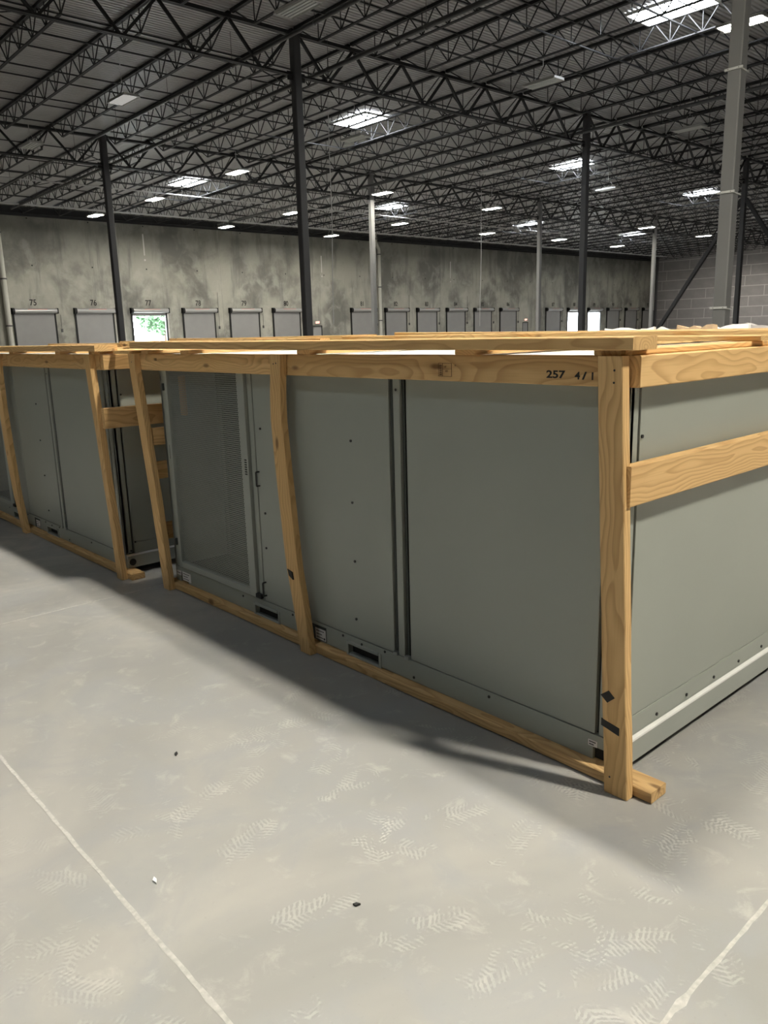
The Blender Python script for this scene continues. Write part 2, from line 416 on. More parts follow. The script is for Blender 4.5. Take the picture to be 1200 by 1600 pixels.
for Y in (21.0, 34.9):
    for k, (xa, xb) in enumerate(bays()):
        if Y == 21 and k > 4: continue
        nm = ('running left out of the frame from', 'between', 'between', 'right of', 'beyond', 'farthest right beyond')[k]
        lab = {0: 'truss running left out of the picture', 1: 'truss spanning between first and second column', 2: 'truss spanning right of the second column', 3: 'truss spanning beyond the third column', 4: 'truss at the far right end', 5: 'truss ending at the block wall'}[k]
        girder(Y, xa, xb, ('dark front-row girder ' if Y == 21 else 'dark rear-row girder ')+lab)
# ------------------------------------------------------------------ steel: open web joists
SP = 2.177
def joist_meshes(ya, yb, ref_y, depth=.66, n=None):
    L = yb-ya; n = n or max(8, int(round(L/1.22)))
    tc = MB(); bc = MB(); wb = MB()
    z = lambda y: zt(y)-zt(ref_y)
    for s in (-1, 1):
        tc.bar((s*.032, ya, z(ya)+.085), (s*.032, yb, z(yb)+.085), .05, .09)
        bc.bar((s*.026, ya+1.1, z(ya+1.1)+.1-depth), (s*.026, yb-1.1, z(yb-1.1)+.1-depth), .036, .034)
    d = (L-2.2)/n
    for k in range(n):
        a = ya+1.1+d*k; m_ = a+d/2; b = a+d
        wb.bar((0, a, z(a)+.1-depth), (0, m_, z(m_)+.07), .028, .028)
        wb.bar((0, m_, z(m_)+.07), (0, b, z(b)+.1-depth), .028, .028)
        if k % 1 == 0: wb.bar((0, a, z(a)+.1-depth), (0, a, z(a)+.07), .022, .022)
    wb.bar((0, ya+.1, z(ya)+.08), (0, ya+1.1, z(ya+1.1)+.1-depth), .03, .03)
    wb.bar((0, yb-.1, z(yb)+.08), (0, yb-1.1, z(yb-1.1)+.1-depth), .03, .03)
    wb.bar((0, yb-1.1, z(yb)+.07), (0, yb-1.1, z(yb-1.1)+.1-depth), .022, .022)
    off = Vector((0, -ref_y, 0))
    for q in (tc, bc, wb): q.v = [(p[0], p[1]-ref_y, p[2]) for p in q.v]
    return tc.mesh('top_chord', M['steel']), bc.mesh('bottom_chord', M['steel']), wb.mesh('web', M['steel'])
def joists():
    for ya, yb, kmin, gname in ((7.45, 21., -2, 'nearest bay, this side of the front girders'), (21., 34.9, -4, 'middle bay between front and rear girders'), (34.9, 52.9, -2, 'rear bay running to the dock wall')):
        me = joist_meshes(ya+.06, yb-.06, ya)
        lab = 'dark open-web bar joist in the '+gname
        for k in range(kmin, 36):
            x = 15.74+SP*k
            if x > 93: continue
            t = thing('bar_joist', lab, 'joist', (x, ya, zt(ya)), 'bar joists in the '+gname)
            link('top_chord', me[0], t); link('bottom_chord', me[1], t); w = link('web', me[2], t); w['kind'] = 'stuff'
joists()
# bridging rods: run across the joists
def bridging():
    for bi, (ya, yb, xa) in enumerate(((7.45, 21., 11.4), (21., 34.9, 7.1), (34.9, 52.9, 11.4))):
        nb = ('nearest', 'middle', 'rear')[bi]; n = 4 if bi < 2 else 5
        t = thing('joist_bridging', 'dark bridging rods and cross braces crossing the bar joists of the %s bay' % nb, 'bracing', (xa, (ya+yb)/2, zt((ya+yb)/2)-.5), 'joist bridging')
        for k in range(1, n+1):
            y = ya+(yb-ya)*k/(n+1)
            for dz in (.055, -.53):
                MB().bar((xa, y, zt(y)+dz), (93, y, zt(y)+dz), .038, .038).build('bridging_rod', M['steel'], t)
            if k in (1, 3):
                j = -2 if xa > 8 else -4
                while 15.74+SP*(j+1) < 70:
                    x = 15.74+SP*j
                    if j % 4 != 2:
                        MB().bar((x, y+.1, zt(y)+.05), (x+SP, y+.1, zt(y)-.53), .03, .03).build('cross_brace', M['steel'], t)
                        MB().bar((x, y+.14, zt(y)-.53), (x+SP, y+.14, zt(y)+.05), .03, .03).build('cross_brace', M['steel'], t)
                    j += 2
bridging()
# diagonal braces at the column behind the near one
for s, lb in ((1, 'left'), (-1, 'right')):
    a = (46.2, 21+s*5.55, .05); b = (46.2, 21+s*.12, 8.1)
    o = MB().bar(a, b, .2, .2, (1, 0, 0)).build('diagonal_brace', M['steel'], loc=a, bevel=.01)
    tag(o, 'dark diagonal steel brace dropping to the %s from the column behind the near one' % lb, 'brace', 'diagonal braces')
# ------------------------------------------------------------------ sprinkler pipes
def pipe(name, pts, r, m, label, cat='pipe'):
    t = thing(name, label, cat, pts[0])
    for a, b in zip(pts, pts[1:]): MB().tube(a, b, r, 10).build('pipe_run', m, t, smooth=False)
    for p in pts[1:-1]: MB().tube((p[0], p[1], p[2]-r*1.25), (p[0], p[1], p[2]+r*1.25), r*1.25, 10).build('fitting', m, t)
    # hangers along the first run
    a, b = Vector(pts[0]), Vector(pts[1]); n = max(2, int((b-a).length/4))
    if abs((b-a).normalized().z) < .5:
        for i in range(1, n):
            p = a+(b-a)*i/n
            MB().tube((p.x, p.y, p.z+r*.9), (p.x, p.y, zt(p.y)+.05), .008, 5).tube((p.x-.012, p.y-.03, p.z), (p.x+.012, p.y+.03, p.z), r*1.2, 8).build('hanger', M['pipe'], t)
    return t
pipe('sprinkler_pipe', [(16.67, 8, 9.42), (16.67, 50, 8.95)], .07, M['pipe'], 'dark sprinkler main running back just right of the column line')
pipe('sprinkler_pipe', [(14.25, 10, 9.5), (14.25, 50.5, 8.9)], .055, M['pipe'], 'dark sprinkler pipe running back left of the first column line')
pipe('sprinkler_pipe', [(30.2, 8, 9.5), (30.2, 50, 8.95)], .07, M['pipe'], 'dark sprinkler pipe running back beside the second column line')
pipe('sprinkler_pipe', [(11, 48.5, 8.99), (88, 48.5, 8.99)], .05, M['ceilpipe'], 'pale pipe running along the head of the dock wall')
pipe('sprinkler_pipe', [(11, 42.0, 9.14), (60, 42.0, 9.14)], .035, M['ceilpipe'], 'thin pale pipe crossing the rear bay in front of the dock wall')

# ------------------------------------------------------------------ high-bay lights
def fixture_meshes(lens):
    L, Wd = 1.25, .5
    d = {}
    mb = MB().box(-Wd/2, Wd/2, -L/2, L/2, .05, .075)
    for s in (-1, 1):
        mb.prism([(s*Wd/2, -L/2, .05), (s*Wd/2, L/2, .05), (s*(Wd/2+.03), L/2, -.01), (s*(Wd/2+.03), -L/2, -.01)], [(s*(Wd/2-.01), -L/2, .055), (s*(Wd/2-.01), L/2, .055), (s*(Wd/2+.02), L/2, -.01), (s*(Wd/2+.02), -L/2, -.01)])
    mb.box(-Wd/2, Wd/2, -L/2, -L/2+.05, 0, .05).box(-Wd/2, Wd/2, L/2-.05, L/2, 0, .05)
    d['reflector'] = mb.mesh('reflector', M['reflector'])
    d['ballast_box'] = MB().box(-.06, .06, -.3, .3, .075, .13).mesh('ballast_box', M['reflector'])
    q = MB()
    for k in range(4): x = -.165+.11*k; q.box(x-.035, x+.035, -L/2+.06, L/2-.06, -.005, .03)
    d['tube_lamp'] = q.mesh('tube_lamp', lens)
    return d
FM = {'on': fixture_meshes(M['lens']), 'key': fixture_meshes(M['lens_key']), 'key2': fixture_meshes(M['lens_key2']), 'fill': fixture_meshes(M['lens_fill']), 'off': fixture_meshes(M['lens_off']), 'dim': fixture_meshes(M['lens_dim'])}
def fixture(x, y, state, label):
    z = zt(y)-1.3
    t = thing('high_bay_light', label, 'light', (x, y, z), 'high-bay lights under the roof')
    for n, me in FM[state].items():
        o = link(n, me, t)
    me = MB()
    for s in (-1, 1): me.tube((0, s*.35, .13), (0, s*.08, .5), .006, 5)
    me.tube((0, 0, .5), (0, 0, 1.43), .012, 5)
    link('suspension', me.mesh('suspension', M['ceilpipe']), t)
    return t
FX = [(20.97, 32.77, 'on', 'large lit high-bay light hanging between the left and centre dark columns'),
 (20.71, 40.38, 'on', 'lit high-bay light above dock door 77'),
 (20.09, 46.5, 'on', 'leftmost lit high-bay light, against the dock wall head'),
 (28.99, 47.0, 'on', 'lit high-bay light above dock door 79, close to the wall'),
 (29.63, 40.63, 'on', 'lit high-bay light touching the left edge of the centre column'),
 (38.01, 47.4, 'on', 'lit high-bay light low against the wall right of the centre column'),
 (30.27, 33.25, 'on', 'lit high-bay light at the head of the column beside the cream downspout'),
 (38.66, 40.8, 'on', 'lit high-bay light just right of and below the one over the downspout column'),
 (39.64, 33.6, 'on', 'upper of two lit high-bay lights in line near the middle of the hall'),
 (48.21, 41.3, 'on', 'lower of two lit high-bay lights in line near the middle of the hall'),
 (57.18, 41.17, 'on', 'lit high-bay light left of the dark column by dock door 88'),
 (66.6, 41.6, 'on', 'lit high-bay light above the open dock door 89'),
 (57.66, 33.55, 'on', 'lit high-bay light above the slim far column'),
 (67.54, 33.95, 'on', 'lit high-bay light just left of the near grey column'),
 (22.75, 10.7, 'on', 'large glaring high-bay light behind the top of the near grey column'),
 (12.73, 16.79, 'off', 'unlit white high-bay light at the top edge, left of centre'),
 (12.36, 25.61, 'dim', 'dimly glowing high-bay light left of the first dark column'),
 (22.34, 16.84, 'off', 'unlit white high-bay light below the top right skylight'),
 (32.06, 16.97, 'off', 'unlit pale high-bay light left of the near grey column'),
 (11.91, 32.74, 'off', 'unlit high-bay light near the left edge of the picture'),
 (21.69, 25.3, 'off', 'unlit high-bay light beside the middle skylight'),
 (31.31, 26.47, 'off', 'unlit high-bay light in the middle bay, right of centre'),
 (40.71, 26.14, 'off', 'unlit high-bay light farther right in the middle bay'),
 (60.83, 26.29, 'off', 'unlit pale high-bay light right of the near grey column'),
 (3.4, 3.2, 'key', 'guessed high-bay light above the crates, out of the picture'),
 (4.2, -4.3, 'key2', 'added high-bay light above the aisle right of the crates, out of the picture'),
 (-3.1, 2.6, 'fill', 'added fill light above the aisle behind the camera, out of the picture'),
 (87.0, 41.0, 'on', 'added high-bay light hidden behind the near column, brightening the gypsum wall'),  # this and the next two are added unseen, to brighten the gypsum wall
 (85.0, 20.5, 'on', 'added high-bay light far right out of the picture, brightening the gypsum wall'),
 (85.0, 31.5, 'on', 'added high-bay light right of the picture, brightening the gypsum wall')]
for f in FX: fixture(*f)
# ------------------------------------------------------------------ skylights
SK = [(23.65, 27.3, 'skylight above the column line, upper middle of the roof'), (23.75, 13.3, 'large skylight at the top right corner of the roof'), (23.6, 42.0, 'skylight left of the centre column near the dock wall'),
      (39.4, 27.6, 'skylight behind the second dark column'), (39.4, 42.3, 'skylight over the cream downspout'), (55.0, 27.9, 'skylight just left of the near grey column'),
      (55.3, 43.0, 'skylight in the far rear bay, middle of the hall'), (70.5, 42.5, 'farthest skylight in the rear bay'), (70.8, 28.4, 'skylight behind the near grey column')]
for x, y, lb in SK:
    t = thing('roof_skylight', lb, 'skylight', (x, y, zt(y)+.1))
    z = zt(y)+.092
    MB().box(x-.62, x+.62, y-1.1, y+1.1, z, z+.01).build('skylight_lens', M['skylight'], t)
    MB().box(x-.68, x-.62, y-1.16, y+1.16, z-.06, z+.02).box(x+.62, x+.68, y-1.16, y+1.16, z-.06, z+.02).box(x-.62, x+.62, y-1.16, y-1.1, z-.06, z+.02).box(x-.62, x+.62, y+1.1, y+1.16, z-.06, z+.02).build('skylight_curb', M['whitepaint'], t)
    for k in range(3): MB().box(x-.62, x+.62, y-.57+.55*k, y-.54+.55*k, z-.012, z).build('glazing_bar', M['whitepaint'], t)

# ------------------------------------------------------------------ dock wall
WY = 53.0
DO = [16.91+3.88*k for k in range(6)] + [44.25+3.9*k for k in range(6)] + [71.35+3.9*k for k in range(6)]
OPEN = {77, 88, 89}
PJ = [9.1, 16.6, 24.25, 31.95, 39.7, 47.35, 55.2, 63.1, 70.6, 78.55, 86.4, 94.2]
def dock_wall():
    w = struct('wall_back', (9, WY, 0))
    top = zt(WY)+.1
    doors = [(x0+.12, x0+2.68, 3.1) for x0 in DO] + [(40.25, 41.15, 2.05), (67.55, 68.4, 2.0)]
    for a, b in zip(PJ, PJ[1:]):
        g = .012; ds = sorted([d for d in doors if d[0] > a and d[1] < b]); mb = MB(); x = a+g
        for d0, d1, dz in ds:
            mb.box(x, d0, WY, WY+.19, 0, top); mb.box(d0, d1, WY, WY+.19, dz, top); x = d1
        mb.box(x, b-g, WY, WY+.19, 0, top)
        mb.build('concrete_panel', M['concrete'], w)
        MB().box(b-g, b+g, WY+.02, WY+.15, 0, top).build('joint_sealant', M['joint_tape'], w)
        # lifting insert marks
        for xi in (a+1.9, b-1.9):
            for zi in (6.1, 8.9):
                MB().tube((xi, WY-.004, zi), (xi, WY+.01, zi), .05, 8).build('lifting_insert', M['dark'], w)
    MB().box(-30, PJ[0], WY, WY+.19, 0, top).build('concrete_panel', M['concrete'], w)
    # pale runs of grout
    for x, z0, z1 in ((26.05, 7.0, 8.4), (41.35, 6.3, 7.6), (56.6, 6.2, 7.7)):
        MB().box(x, x+.09, WY-.004, WY, z0, z1).tube((x+.05, WY-.004, z0-.3), (x+.05, WY, z0-.3), .07).build('grout_run', M['joint_tape'], w)
    o = MB().box(11, 92.5, WY-.12, WY, 9.15, 9.2).box(11, 92.5, WY-.02, WY, 9.0, 9.55).build('ledger_and_shade', M['steel'], w)  # dark band stands for both the steel angle and shade at the wall head
    return w
dock_wall()
def dock_door(i, x0):
    num = 75+i; openq = num in OPEN
    t = struct('door_%d' % num, (x0+1.4, WY, 0))
    x1 = x0+2.8; r = .16; zc = 3.33
    dl = 'grey steel drum'
    MB().tube((x0+.12, WY-.2, zc), (x1-.08, WY-.2, zc), r, 14).build('drum', M['drum'], t, smooth=False)
    MB().tube((x0-.02, WY-.2, zc), (x0+.12, WY-.2, zc), r+.03, 12).box(x0-.02, x0+.1, WY-.2, WY, zc-.19, zc+.19).build('bracket', M['black'], t)
    MB().box(x1-.08, x1, WY-.34, WY, zc-.17, zc+.17).build('bracket', M['black'], t)
    for s in (x0+.02, x1-.22): MB().box(s, s+.1, WY-.1, WY, 0, zc-.15).build('guide', M['black'], t)
    cz = 2.98 if openq else 0
    mb = MB(); z = cz; n = 0
    while z < 3.2:
        mb.box(x0+.1, x1-.2, WY-.075, WY-.06, z, z+.095); mb.box(x0+.1, x1-.2, WY-.068, WY-.058, z+.095, z+.1); z += .1
    mb.build('curtain', M['curtain'], t, kind='stuff')
    MB().box(x0+.9, x0+2.1, WY-.2-r*.83-.004, WY-.2-r*.80, zc+.05, zc+.1).build('warning_strip', M['red'], t)
    text('door_number', str(num), .52, (x0+1.38, WY-.012, 3.68), (1, 0, 0), (0, 0, 1), M['print'], t, .85, .004, 'CENTER', .008)
    if openq: MB().box(x1-.16, x1+.02, WY-.03, WY+.2, 0, 3.1).build('jamb_plate', M['whitepaint'], t)
    if not openq:
        c = MB().tube((x1+.2, WY-.05, 2.2), (x1+.2, WY-.05, 4.6 if i % 2 else 3.1), .012, 5).box(x1+.15, x1+.25, WY-.08, WY, 2.0, 2.2)
        c.build('pull_chain', M['pipe'], t)
for i, x0 in enumerate(DO): dock_door(i, x0)
for n, (a, b, z) in enumerate(((40.25, 41.15, 2.05), (67.55, 68.4, 2.0))):
    t = struct('door_%d' % (n+1), ((a+b)/2, WY, 0))
    MB().box(a, b, WY+.04, WY+.09, 0, z).build('door_leaf', M['curtain'], t)
    MB().box(a-.05, a, WY-.02, WY+.1, 0, z+.05).box(b, b+.05, WY-.02, WY+.1, 0, z+.05).box(a, b, WY-.06, WY+.1, z, z+.07).build('door_frame', M['dark'], t)
    s = MB().box((a+b)/2-.2, (a+b)/2+.2, WY-.08, WY-.01, z+.2, z+.42).build('exit_sign', M['reflector'], loc=((a+b)/2, WY-.08, z+.2))
    s['_w'] = ((a+b)/2, WY-.08, z+.2)
    tag(s, 'small red lit EXIT sign over the %s exit door in the dock wall' % ('left' if n == 0 else 'right'), 'sign', 'exit signs')
    text('sign_lettering', 'EXIT', .2, ((a+b)/2, WY-.083, z+.24), (1, 0, 0), (0, 0, 1), M['exitred'], s, .9, .002, 'CENTER', .01)
# downspouts
def downspout(x, r, m, label, bend=False, y=WY-.22):
    t = thing('downspout', label, 'pipe', (x, y, 0))
    top = 8.35 if bend else 9.5
    MB().tube((x, y, 0), (x, y, top), r, 12).build('pipe_run', m, t)
    if bend:
        MB().tube((x, y, top), (x-.35, y, top+.55), r, 12).tube((x-.35, y, top+.55), (x-.35, y, 9.6), r, 12).build('offset_bend', m, t)
    for z in (2.4, 5.2, 7.9): MB().tube((x, y, z), (x, y, z+.08), r*1.25, 12).build('pipe_clamp', M['pipe'], t)
downspout(16.62, .17, M['pvc'], 'thick pale downspout at the left edge beside dock door 75')
downspout(47.5, .14, M['pvc'], 'cream downspout with an offset bend beside dock door 82', True)
downspout(70.0, .16, M['column'], 'grey downspout left of dock door 87')
downspout(77.95, .13, M['pvc'], 'thin pale downspout between the open dock doors 88 and 89')
# outside, seen through the open doors
yard = struct('floor_yard'); yard.name = 'ground_outside'
MB().box(-20, 140, 54, 140, -.3, -.05).build('yard_slab', M['asphalt'], yard)
def tree(x, y, h, label):
    t = thing('broadleaf_tree', label, 'tree', (x, y, -.05), 'trees beyond the dock')
    MB().tube((x, y, -.05), (x, y, h*.55), .25, 8, True, .12).build('trunk', M['bark'], t)
    r = random.Random(int(x*7)); mb = MB()
    for _ in range(1400):
        th = r.random()*6.28; ph = math.acos(2*r.random()-1); rad = (.55+.45*r.random())
        c = Vector((x+rad*h*.42*math.sin(ph)*math.cos(th), y+rad*h*.36*math.sin(ph)*math.sin(th), h*.6+rad*h*.38*math.cos(ph)))
        a = Vector((r.random()-.5, r.random()-.5, r.random()-.5)).normalized()*.34; b = a.orthogonal().normalized()*.22
        mb.poly([c-a, c-b, c+a, c+b])
    mb.build('foliage', M['leaf'], t, kind='stuff')
tree(38, 74, 7.5, 'green tree seen left through the open dock door 77')
tree(44.5, 80, 7, 'green tree seen right through the open dock door 77')

# ------------------------------------------------------------------ right wall of gypsum boards
def board_wall():
    w = struct('wall_right', (94, 40, 0)); X = 94.0
    MB().box(X+.02, X+.2, -26, 53, 0, 10.9).build('wall_backing', M['joint_tape'], w)
    h = 1.146; z = 4.36-3*h-.64; rows = []
    z0 = 4.36-4*h
    joints = [42.6, 47.0, 41.5, 41.8, 39.7, 41.95, 41.45, 41.95]
    cache = {}
    for k in range(9):
        a = max(0, z0+h*k); b = z0+h*(k+1)
        if k == 8: b = min(b, 10.2)
        ys = (41.0, 40.95, 39.75, 41.43, 39.71, 41.96, 41.39, 41.91, 40.4)[k]; Lb = 3.42
        while ys < 53: ys += Lb
        y = ys-Lb; y1 = 53.0; r = y1
        while r > 24:
            lo = y if r == y1 else r-Lb
            g = .045
            key = (round(r-lo, 3), round(b-a, 3))
            if key not in cache: cache[key] = MB().box(0, .03, g, r-lo-g, g, b-a-g).mesh('gypsum_board', M['board_grey'])
            link('gypsum_board', cache[key], w, (X-.005-94, lo-40, a))
            r = lo
    MB().box(X-.02, X+.02, -26, 24, 0, 10.9).build('board_field', M['board_grey'], w)
board_wall()
# remaining walls of the hall (behind and beside the camera)
for nm, bx in (('wall_left', (-30.2, -30, -26, 54, 0, 12)), ('wall_front', (-30, 94, -26.2, -26, 0, 12))):
    o = MB().box(*bx).build(nm, M['concrete']); o['kind'] = 'structure'

# ------------------------------------------------------------------ packaged unit
def plate_screw(t, x, y, z, r=.006):
    MB().tube((x-.005, y, z), (x, y, z), r, 6).build('screw', M['screw'], t)
def perforated(y0, y1, z0, z1, x):
    """staggered round holes punched in a thin sheet"""
    p = .0122; h = p*.866; mb = MB(); rI = p*.36
    nz = int((z1-z0)/h); ny = int((y1-y0)/p)
    V = mb.v; F = mb.f
    R = p/math.sqrt(3)
    for j in range(nz):
        for i in range(ny):
            cy = y0+p*(i+.5)+(p/2 if j % 2 else 0); cz = z0+h*(j+.5)
            if cy > y1-p*.4: continue
            a = len(V)
            for k in range(6):
                an = math.pi/2+k*math.pi/3
                V.append((x, cy+R*math.cos(an), cz+R*math.sin(an)))
            for k in range(6):
                an = math.pi/2+k*math.pi/3
                V.append((x, cy+rI*math.cos(an), cz+rI*math.sin(an)))
            for k in range(6):
                k2 = (k+1) % 6; F.append((a+k, a+k2, a+6+k2, a+6+k))
    return mb
def unit(dx, dy, label, src=None, full=True):
    def T(mb): mb.v = [(p[0]+dx, p[1]+dy, p[2]) for p in mb.v]; return mb
    if src:
        c = src.copy(); sc.collection.objects.link(c); c.location = (src.location.x+dx, src.location.y+dy, 0); c['label'] = label
        for ch in src.children:
            d = ch.copy(); sc.collection.objects.link(d); d.parent = c
            for g in ch.children: e = g.copy(); sc.collection.objects.link(e); e.parent = d
        return c
    t = thing('packaged_air_unit', label, 'air conditioner', (3.2, 2.75, 0), 'crated grey-green air units')
    F = 2.115; X1 = 4.28; Y0 = 1.255; Y1 = 4.245; zb = .042; zt_ = 1.362; zs = .134
    U = M['unit']
    MB().box(F+.06, X1-.03, Y0+.035, 3.38, zb+.05, zt_-.01).build('casing_core', M['dark'], t)
    MB().box(F+.34, X1-.03, 3.38, Y1-.03, zb+.05, zt_-.01).box(F+.06, F+.34, 3.38, Y1-.03, zb+.05, zs).build('condenser_coil', M['coil'], t)
    # vertical fin lines of the coil behind the mesh
    mb = MB()
    for k in range(60): mb.box(F+.325, F+.338, 3.43+.012*k, 3.433+.012*k, .16, 1.34)
    mb.build('coil_fins', M['coil'], t, kind='stuff')
    MB().tube((F+.06, 4.10, 1.03), (F+.06, 4.10, 1.25), .02, 10).build('copper_header', M['copper'], t)
    def panel(nm, y0, y1, z0=zs, z1=zt_, x=F, th=.02, m=U, bev=.0025, **k):
        return MB().box(x, x+th, y0, y1, z0, z1).build(nm, m, t, bevel=bev, **k)
    panel('front_panel', 1.338, 2.219)
    panel('front_panel', 2.319, 3.0)
    panel('front_panel', 3.003, 3.292)
    panel('cover_strip', 2.252, 2.288, x=F-.004)
    for y in (2.2355, 2.3035):
        MB().box(F+.004, F+.01, y-.006, y+.006, zs, zt_).build('drip_channel', M['dark'], t)
        MB().box(F-.012, F+.006, y-.012, y+.012, zs-.004, zs+.012).build('channel_clip', M['galv'], t, bevel=.002)
    panel('corner_post', 1.255, 1.324, z0=.134)
    panel('corner_post', 4.178, 4.245, z0=.134)
    panel('hinge_strip', 3.296, 3.318, x=F-.003); panel('hinge_strip', 3.322, 3.345, x=F+.004)
    # mesh door
    dy0, dy1 = 3.352, 4.172
    fr = .062
    MB().box(F-.012, F+.012, dy0, dy0+fr, zs+.004, zt_).box(F-.012, F+.012, dy1-.028, dy1, zs+.004, zt_).box(F-.012, F+.012, dy0+fr, dy1-.028, zs+.004, zs+.04).box(F-.012, F+.012, dy0+fr, dy1-.028, 1.33, zt_).build('mesh_door_frame', M['unit_light'], t, bevel=.002)
    md = perforated(dy0+fr-.004, dy1-.026, zs+.038, 1.335, F+.004).build('perforated_mesh', M['mesh'], t, kind='stuff')
    for z in (.82,):
        for k in range(7): MB().box(F-.014, F-.011, dy0+.012, dy0+.03, z-.04+k*.012, z-.034+k*.012).build('vent_slot', M['black'], t)
    for z in (1.19, .285): MB().tube((F-.006, 4.2, z-.02), (F-.006, 4.2, z+.02), .007, 6).build('latch', M['dark'], t)
    MB().box(F-.003, F+.001, 4.185, 4.193, .78, .86).build('latch_slot', M['black'], t)
    for z in (.77, .2):
        q = MB().tube((F-.02, 3.275, z+.035), (F-.02, 3.275, z-.035), .004, 6).tube((F-.02, 3.275, z+.035), (F, 3.275, z+.035), .004, 6).tube((F-.02, 3.275, z-.035), (F, 3.275, z-.035), .004, 6)
        q.build('pull_handle', M['screw'], t)
    MB().box(F-.02, F, 3.30, 3.35, .142, .165).build('cable_gland', M['black'], t, bevel=.003)
    # base skirt with fork pockets
    pk = [(2.415, 2.62), (3.175, 3.38)]
    segs = [(1.36, 2.415), (2.62, 3.175), (3.38, 4.10)]
    mb = MB()
    for a, b in segs: mb.box(F-.002, F+.02, a, b, zb, zs-.003)
    for a, b in pk: mb.box(F-.002, F+.02, a, b, .093, zs-.003).box(F-.002, F+.02, a, b, zb-.004, .046)
    mb.box(F-.002, F+.02, 1.255, 1.36, .088, zs-.003).box(F-.002, F+.02, 1.342, 1.36, zb, .088).box(F-.002, F+.02, 1.255, 1.275, zb, .088)
    mb.box(F-.002, F+.02, 4.19, 4.245, zb, zs-.003).box(F-.002, F+.02, 4.1, 4.19, .1, zs-.003)
    mb.build('base_skirt', U, t)
    for a, b in pk:
        MB().box(F-.008, F+.004, a-.014, a, .034, .104).box(F-.008, F+.004, b, b+.014, .034, .104).box(F-.012, F+.004, a, b, .093, .106).box(F-.008, F+.03, a, b, .034, .044).build('fork_pocket', M['galv'] if 0 else M['unit_light'], t, bevel=.002)
        MB().box(F+.02, F+.9, a, b, .044, .096).build('pocket_void', M['black'], t)
        MB().box(F+.0, F+.02, a+.01, b-.01, .0455, .0475).build('pocket_lip', M['galv'], t)
    MB().box(F+.012, F+.02, 1.27, 1.345, zb, .09).build('lifting_hole', M['black'], t)
    MB().box(F+.012, F+.02, 4.09, 4.2, zb, .11).build('lifting_hole', M['black'], t)
    # end wall
    E0 = Y0
    MB().box(F, F+.045, E0, E0+.02, zs, zt_).build('end_corner_post', U, t, bevel=.002)
    MB().box(F+.058, X1-.06, E0, E0+.02, .197, zt_).build('end_panel', U, t, bevel=.002)
    MB().box(F+.058, X1-.06, E0-.0015, E0+.02, .125, .196).build('end_panel_flange', U, t, bevel=.001)
    MB().box(X1-.055, X1, E0, E0+.02, .125, zt_).build('end_corner_post', U, t)
    q = MB().prism([(F, E0-.018, .042), (F, E0-.018, .122), (F, E0+.01, .127), (F, E0+.01, .042)], [(X1, E0-.018, .042), (X1, E0-.018, .122), (X1, E0+.01, .127), (X1, E0+.01, .042)])
    MB().prism([(F, E0-.0195, .118), (F, E0-.0175, .1235), (F, E0-.006, .128), (F, E0-.006, .124)], [(X1, E0-.0195, .118), (X1, E0-.0175, .1235), (X1, E0-.006, .128), (X1, E0-.006, .124)]).build('lip_highlight', M['whitepaint'], t)  # white strip stands in for light caught on the channel's top lip
    q.build('base_channel', M['unit_light'], t)
    o = MB().tube((F+.032, E0-.022, .078), (F+.032, E0-.017, .078), .022, 12); o.build('lifting_hole', M['black'], t)
    for x in (2.15, 2.36, 2.57, 2.78, 2.99, 3.2, 3.41, 3.62): MB().tube((x, E0-.006, .148), (x, E0, .148), .006, 6).build('screw', M['screw'], t)
    for z in (.2, 1.13): MB().tube((F+.068, E0-.005, z), (F+.068, E0, z), .006, 6).build('screw', M['screw'], t)
    # other end, rear, top
    MB().box(F, X1, Y1-.02, Y1, zb, zt_).build('end_panel', U, t)
    MB().box(X1-.02, X1, Y0+.02, Y1-.02, zb, zt_).build('rear_panel', U, t)
    MB().box(F+.01, X1-.01, Y0+.01, Y1-.01, zt_, zt_+.009).build('top_cover', M['white'], t)
    # screws
    for y, z in ((2.557, 1.017), (2.56, .751), (2.558, .489), (2.562, .222), (2.53, .112), (2.377, .122), (1.795, .112), (2.66, .118), (3.24, .6), (3.24, 1.02), (3.25, .42), (3.05, .118), (3.5, .11), (2.2, .06), (2.8, .06), (2.27, 1.24)):
        plate_screw(t, F, y, z)
    # paper labels
    def lab(y0, y1, z0, z1, lines):
        l = MB().box(F-.004, F-.0025, y0, y1, z0, z1).build('paper_label', M['label'], t)
        l['label'] = 'white printed label'
        q = MB()
        for k in range(lines):
            zz = z1-(z1-z0)*(k+.7)/(lines+.4); w_ = (.75, .55, .66, .4)[k % 4]
            yy = y1-(y1-y0)*.12
            for s in range(5): q.box(F-.0048, F-.004, yy-(y1-y0)*w_*(s+.72)/5, yy-(y1-y0)*w_*s/5, zz-.002, zz+.002)
        q.build('label_print', M['print'], l)
    lab(2.79, 2.868, .05, .104, 3); lab(4.068, 4.165, .055, .107, 3); lab(4.18, 4.232, .078, .106, 1); lab(1.325, 1.36, .088, .11, 2)
    MB().box(F-.0025, F-.002, 2.785, 2.90, .046, .118).build('label_backing', M['dark'], t)
    return t
u1 = unit(0, 0, 'grey-green air unit with perforated door in the nearest crate')
for o in [x for x in u1.children]: pass
u2 = unit(-.11, 3.44, 'grey-green air unit in the crate cut by the left edge', u1)
u3 = unit(2.5, .05, 'grey-green packaged air unit hidden in the second row behind the nearest crate', u1)

